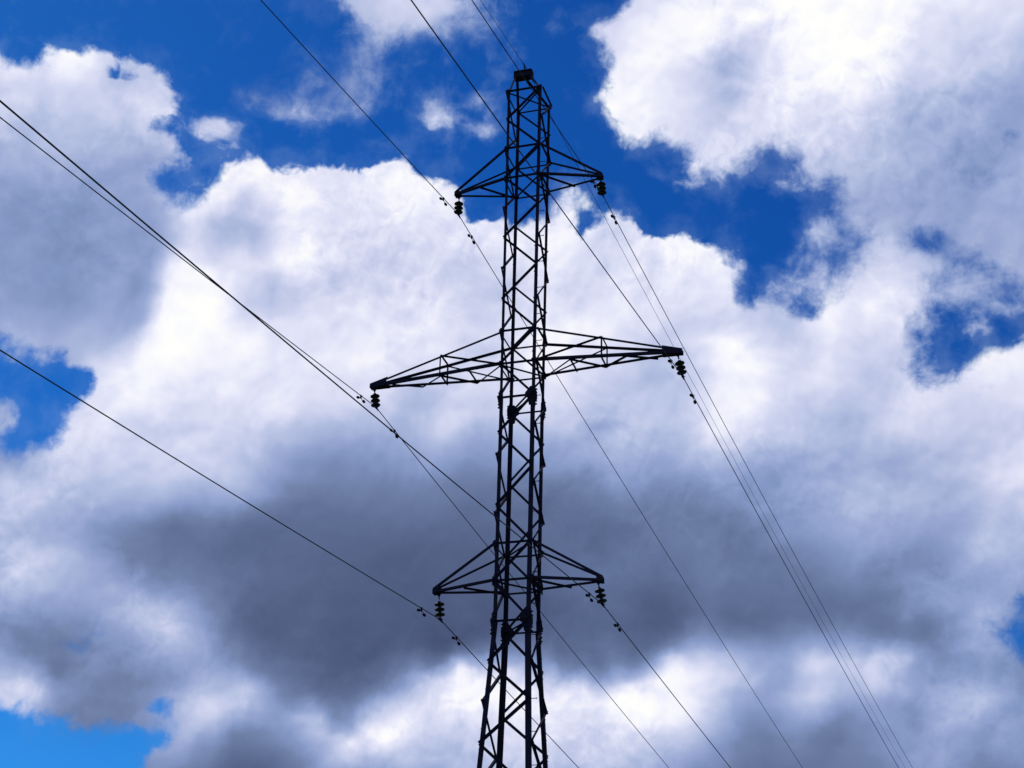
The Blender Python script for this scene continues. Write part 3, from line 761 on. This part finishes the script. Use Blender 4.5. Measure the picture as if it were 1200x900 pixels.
for a_ in ('TL', 'TR', 'ML', 'MR', 'BL', 'BR'):
    tier, side = a_[0], (-1 if a_[1] == 'L' else 1)
    kn, kf = ('A', 'B') if side < 0 else ('C', 'D')
    tx_, tz_ = TIP[a_]
    zu, zl = (Z[tier + 'U'], Z[tier + 'L'])
    arm = obj('crossarm', bmesh.new(), STEEL, tower)          # holder mesh filled with the end plate below
    bm = bmesh.new()
    long_ = tier == 'M'
    pl = 0.50 if long_ else 0.15
    ye = 0.055
    tipc = Vector((tx_, 0, tz_))
    ends = {}
    for key, k, sy, z0, sz in (('ln', kn, -1, zl, -1), ('lf', kf, 1, zl, -1), ('un', kn, -1, zu, 1), ('uf', kf, 1, zu, 1)):
        P = node(k, z0)
        Q = Vector((tx_, sy * ye, tz_ + (0.055 if sz > 0 else -0.03)))
        ends[key] = (P, Q)
        w = {'l': 0.072, 'u': 0.058}[key[0]] if long_ else {'l': 0.062, 'u': 0.056}[key[0]]
        cb = bmesh.new()
        angle_bar(cb, P + Vector((0, sy * .012, 0)), Q, (0, -sy, 0), (0, 0, 1 if (sz < 0 or not long_) else -1), w, 0.009)
        obj('chord', cb, STEEL, arm)

    def at(key, f):
        P, Q = ends[key]
        return P + (Q - P) * f
    # end plates
    L_ = abs(tx_) - 0.46
    f0 = 1 - pl / L_
    for sy, n1, n2 in ((-1, 'un', 'ln'), (1, 'uf', 'lf')):
        pts = [at(n1, f0) + Vector((0, sy * .014, .02)), at(n1, 1) + Vector((side * .03, sy * .014, .015)), at(n2, 1) + Vector((side * .03, sy * .014, -.035)), at(n2, f0 + .02) + Vector((0, sy * .014, -.01))]
        plate(bm, pts, (0, 1, 0), 0.012)
    pts = [at('ln', f0), at('ln', 1) + Vector((side * .03, 0, 0)), at('lf', 1) + Vector((side * .03, 0, 0)), at('lf', f0)]
    plate(bm, [p + Vector((0, 0, -.014)) for p in pts], (0, 0, 1), 0.012)
    if long_:
        pts = [at('un', f0 + .03), at('un', 1), at('uf', 1), at('uf', f0 + .03)]
        plate(bm, [p + Vector((0, 0, .012)) for p in pts], (0, 0, 1), 0.01)
    rod(bm, tipc + Vector((side * -.02, -.1, -.03)), tipc + Vector((side * -.02, .1, -.03)), 0.028, 8)
    hxx, hzz = HANG[a_]
    plate(bm, [Vector((hxx - .05, 0, tz_ - .02)), Vector((hxx + .05, 0, tz_ - .02)), Vector((hxx + .03, 0, hzz - .02)), Vector((hxx - .03, 0, hzz - .02))], (0, 1, 0), 0.014)
    bmesh.ops.recalc_face_normals(bm, faces=bm.faces[:])
    bm.to_mesh(arm.data); bm.free()
    # lacing: the layout on one side is the other side turned through half a circle
    N_, F_ = ('ln', 'lf')
    dn = (0, 0, -.016)
    vz = Vector(dn)

    def lace(P, Q, w=0.045, d1=(1, 0, 0), d2=(0, 0, -1)):
        ax = (Q - P).normalized()
        d1 = ax.cross(Vector((0, 0, 1)))
        member(arm, P + vz, Q + vz, d1, d2, w)
    if side < 0: A_, B_, Au, Bu = 'ln', 'lf', 'un', 'uf'
    else: A_, B_, Au, Bu = 'lf', 'ln', 'uf', 'un'
    if long_:
        s1, s24, s63, s83 = .455, .24, .63, .83
        # near/far here: A_ is the chord whose nodes carry the strut end on the left arm
        lace(at('ln', 0.0 if side < 0 else .24), at('lf', .24 if side < 0 else 0.0))
        lace(at('ln', s24), at('lf', s24), .036)
        if side < 0: lace(at('ln', s1), at('lf', s24)); lace(at('ln', s1), at('lf', s63)); lace(at('lf', s63), at('ln', s83))
        else: lace(at('ln', s24), at('lf', s1)); lace(at('lf', s1), at('ln', s63)); lace(at('ln', s63), at('lf', s83))
        lace(at('ln', s1), at('lf', s1), .036)
        for u_, l_, sy in (('un', 'ln', -1), ('uf', 'lf', 1)):
            v_ = Vector((0, sy * .016, 0))
            member(arm, at(u_, s1) + v_, at(l_, s1) + v_, (side, 0, 0), (0, sy, 0), .038)
            member(arm, at(u_, s1) + v_ * 1.7, at(l_, 0) + v_ * 1.7, (0, 0, -1), (0, sy, 0), .042)
        member(arm, at('un', s1) + Vector((0, 0, .012)), at('uf', s1) + Vector((0, 0, .012)), (side, 0, 0), (0, 0, 1), .038)
    else:
        if side < 0: lace(at('ln', .5), at('lf', 0.02))
        else: lace(at('ln', 0.02), at('lf', .5))

# ---------------------------------------------------------------- peak with the earth-wire bracket
bx = Vector((-0.19, 0.02, 30.86))
bm = bmesh.new()
for sy in (-1, 1):                                            # two channels back to back with cover plates
    box(bm, bx + Vector((0, sy * .075, 0)), (0.52, 0.012, 0.20))
    box(bm, bx + Vector((0, sy * .10, .094)), (0.52, 0.05, 0.012))
    box(bm, bx + Vector((0, sy * .10, -.094)), (0.52, 0.05, 0.012))
box(bm, bx + Vector((0, 0, -.107)), (0.50, 0.24, 0.010))
box(bm, bx + Vector((0, 0, .107)), (0.50, 0.24, 0.010))
box(bm, bx + Vector((.266, 0, 0)), (0.01, 0.2, 0.23))
box(bm, bx + Vector((-.266, 0, 0)), (0.01, 0.2, 0.23))
bolts(bm, bx + Vector((.2, 0, .11)), (0, 0, 1), .02, .05); bolts(bm, bx + Vector((-.21, 0, .11)), (0, 0, 1), .02, .05)
peak = obj('peak_bracket', bm, STEEL, tower)
for k, e_ in (('A', (-.25, -.10, -.10)), ('B', (-.24, .10, -.11)), ('C', (.25, -.09, -.11)), ('D', (.10, .10, -.11))):
    sx, sy = CORNER[k]
    bm = bmesh.new()
    angle_bar(bm, node(k, Z['top'] - .03), bx + Vector(e_), (-sx, 0, 0), (0, -sy, 0), 0.062, 0.008)
    obj('peak_strut', bm, STEEL, tower)

# ---------------------------------------------------------------- conductors and earth wire
SLOPE = {'TLi': -.1678, 'TRi': -.1552, 'MLi': -.134, 'MRi': -.1436, 'BLi': -.1014, 'BRi': -.1048,
         'TLo': -.117, 'TRo': -.0632, 'MLo': -.1124, 'MRo': -.0651, 'BLo': -.1102, 'BRo': -.081, 'EWi': -.163, 'EWo': -.075}
ATT['EW'] = (-0.17, 31.2)
HEAD = {'i': 2.0, 'o': 4.0}
SAG = 0.0003


def wire_point(k, io, t):
    s = -1 if io == 'i' else 1
    a = math.radians(HEAD[io])
    x, z = ATT[k]
    return Vector((x + s * math.sin(a) * t, s * math.cos(a) * t, z + SLOPE[k + io] * t + SAG * t * t))


def tube_path(bm, pts, r, n=8):
    rings = []
    for i, p in enumerate(pts):
        d = pts[min(i + 1, len(pts) - 1)] - pts[max(i - 1, 0)]
        a, b = frame_of(d)
        rings.append([bm.verts.new(p + (a * math.cos(2 * math.pi * j / n) + b * math.sin(2 * math.pi * j / n)) * r) for j in range(n)])
    for q in range(len(rings) - 1):
        for j in range(n):
            bm.faces.new((rings[q][j], rings[q][(j + 1) % n], rings[q + 1][(j + 1) % n], rings[q + 1][j]))
    bm.faces.new(rings[0][::-1]); bm.faces.new(rings[-1])


WHERE = {'TL': 'left end of the top crossarm', 'TR': 'right end of the top crossarm', 'ML': 'left end of the long middle crossarm',
         'MR': 'right end of the long middle crossarm', 'BL': 'left end of the lowest crossarm', 'BR': 'right end of the lowest crossarm'}
ts = [0.0, .15, .4, .8, 1.4, 2.2, 3.2, 4.5, 6, 8, 10.5, 13.5, 17, 21, 25, 30, 36, 43, 51, 60, 70, 82, 95, 110, 125, 145, 165, 190]
for k in ('TL', 'TR', 'ML', 'MR', 'BL', 'BR', 'EW'):
    pts = [wire_point(k, 'i', t) for t in reversed(ts[1:]) if t <= 126] + [wire_point(k, 'o', t) for t in ts]
    bm = bmesh.new()
    tube_path(bm, pts, 0.0115 if k != 'EW' else 0.007)
    w_ = obj('conductor_cable' if k != 'EW' else 'earth_wire', bm, CABLE, smooth=True, recalc=True)
    w_['category'] = 'power line cable'
    if k == 'EW':
        w_['label'] = 'thinnest cable, running over the very top of the pylon'
    else:
        w_['label'] = 'thin dark cable slung from the insulator at the ' + WHERE[k]
        w_['group'] = 'conductors of the power line'

# insulator strings
for k in ('TL', 'TR', 'ML', 'MR', 'BL', 'BR'):
    H_ = Vector((HANG[k][0], 0, HANG[k][1]))
    E_ = Vector((ATT[k][0], 0, ATT[k][1]))
    ax = (E_ - H_).normalized()
    Ln = (E_ - H_).length
    t_ = thing('insulator_string', 'three disc suspension insulator hanging from the ' + WHERE[k], 'insulator', H_, 'insulator strings under the crossarm ends')
    bm = bmesh.new()
    rod(bm, H_ + ax * -.05, H_ + ax * .10, 0.016, 8)
    lathe(bm, H_, ax, [(-.06, .012), (-.045, .032), (-.02, .032), (.0, .012)], 12)
    obj('ball_eye', bm, IRON, t_, True)
    s0 = Ln * .5 - .155
    for i in range(3):
        b0 = H_ + ax * (s0 + i * .135)
        bm = bmesh.new()
        lathe(bm, b0, ax, [(-.012, .02), (-.008, .038), (.03, .042), (.04, .05)], 16)
        cap = [(.036, .045), (.045, .085), (.062, .118), (.078, .1275), (.084, .125), (.080, .108), (.088, .105), (.078, .088), (.088, .082), (.076, .062), (.086, .055), (.074, .03), (.10, .024), (.125, .014)]
        lathe(bm, b0, ax, cap, 24)
        obj('disc', bm, GLASS, t_, True)
    bm = bmesh.new()
    rod(bm, H_ + ax * (s0 + .135 * 3 - .03), E_ + ax * -.03, 0.016, 8)
    # boat-shaped suspension clamp gripping the cable
    pi_, po_ = wire_point(k, 'i', .16), wire_point(k, 'o', .16)
    for p_ in (pi_, po_):
        rod(bm, E_, p_ + Vector((0, 0, -.012)), 0.032, 8, .017)
    box(bm, E_ + Vector((0, 0, .01)), (.05, .09, .07))
    bolts(bm, E_ + Vector((.02, .02, .0)), (1, 0, 0), .012, .04)
    obj('suspension_clamp', bm, IRON, t_)
bm = bmesh.new()
E_ = Vector((ATT['EW'][0], 0, ATT['EW'][1]))
rod(bm, E_ + Vector((0, 0, -.24)), E_ + Vector((0, 0, .0)), 0.016, 8)
for io in 'io': rod(bm, E_, wire_point('EW', io, .14), .022, 8, .012)
obj('earth_wire_clamp', bm, IRON, peak)

# vibration dampers
WNAME = {'TL': 'top left', 'TR': 'top right', 'ML': 'middle left', 'MR': 'middle right', 'BL': 'lowest left', 'BR': 'lowest right'}
DAMP = {'TLi': 1.16, 'TLo': 1.02, 'TRi': .88, 'TRo': 1.1, 'MLi': .98, 'MLo': 1.22, 'MRi': 1.28, 'MRo': 1.0, 'BLi': 1.26, 'BLo': 1.06, 'BRi': 1.14, 'BRo': 1.22}
for key, t in DAMP.items():
    k, io = key[:2], key[2]
    p = wire_point(k, io, t)
    d = (wire_point(k, io, t + .2) - wire_point(k, io, t - .2)).normalized()
    sideword = 'upper left' if io == 'i' else 'lower right'
    t_ = thing('vibration_damper', 'dumbbell damper on the cable, %s of the %s insulator' % (sideword, WNAME[k]), 'vibration damper', p, 'vibration dampers on the cables')
    low_ = p + Vector((0, 0, -.075))
    bm = bmesh.new()
    box(bm, p + Vector((0, 0, -.03)), (.032, .05, .10))
    bolts(bm, p + Vector((.016, 0, -.02)), (1, 0, 0), .012, .03)
    obj('clamp', bm, IRON, t_)
    bm = bmesh.new()
    droop = random.uniform(-.02, .02)
    ends_ = [low_ - d * .19 + Vector((0, 0, -.03 + droop)), low_ + d * .17 + Vector((0, 0, -.03 - droop))]
    tube_path(bm, [ends_[0], low_ - d * .08 + Vector((0, 0, -.008)), low_, low_ + d * .08 + Vector((0, 0, -.008)), ends_[1]], .008, 6)
    obj('messenger_cable', bm, IRON, t_, True)
    for e_, s in ((ends_[0], 1), (ends_[1], -1)):
        bm = bmesh.new()
        dd = (d * s + Vector((0, 0, .12))).normalized()
        lathe(bm, e_ - dd * .055, dd, [(0, .02), (.008, .034), (.06, .037), (.10, .03), (.115, .02)], 12)
        obj('weight', bm, IRON, t_, True)
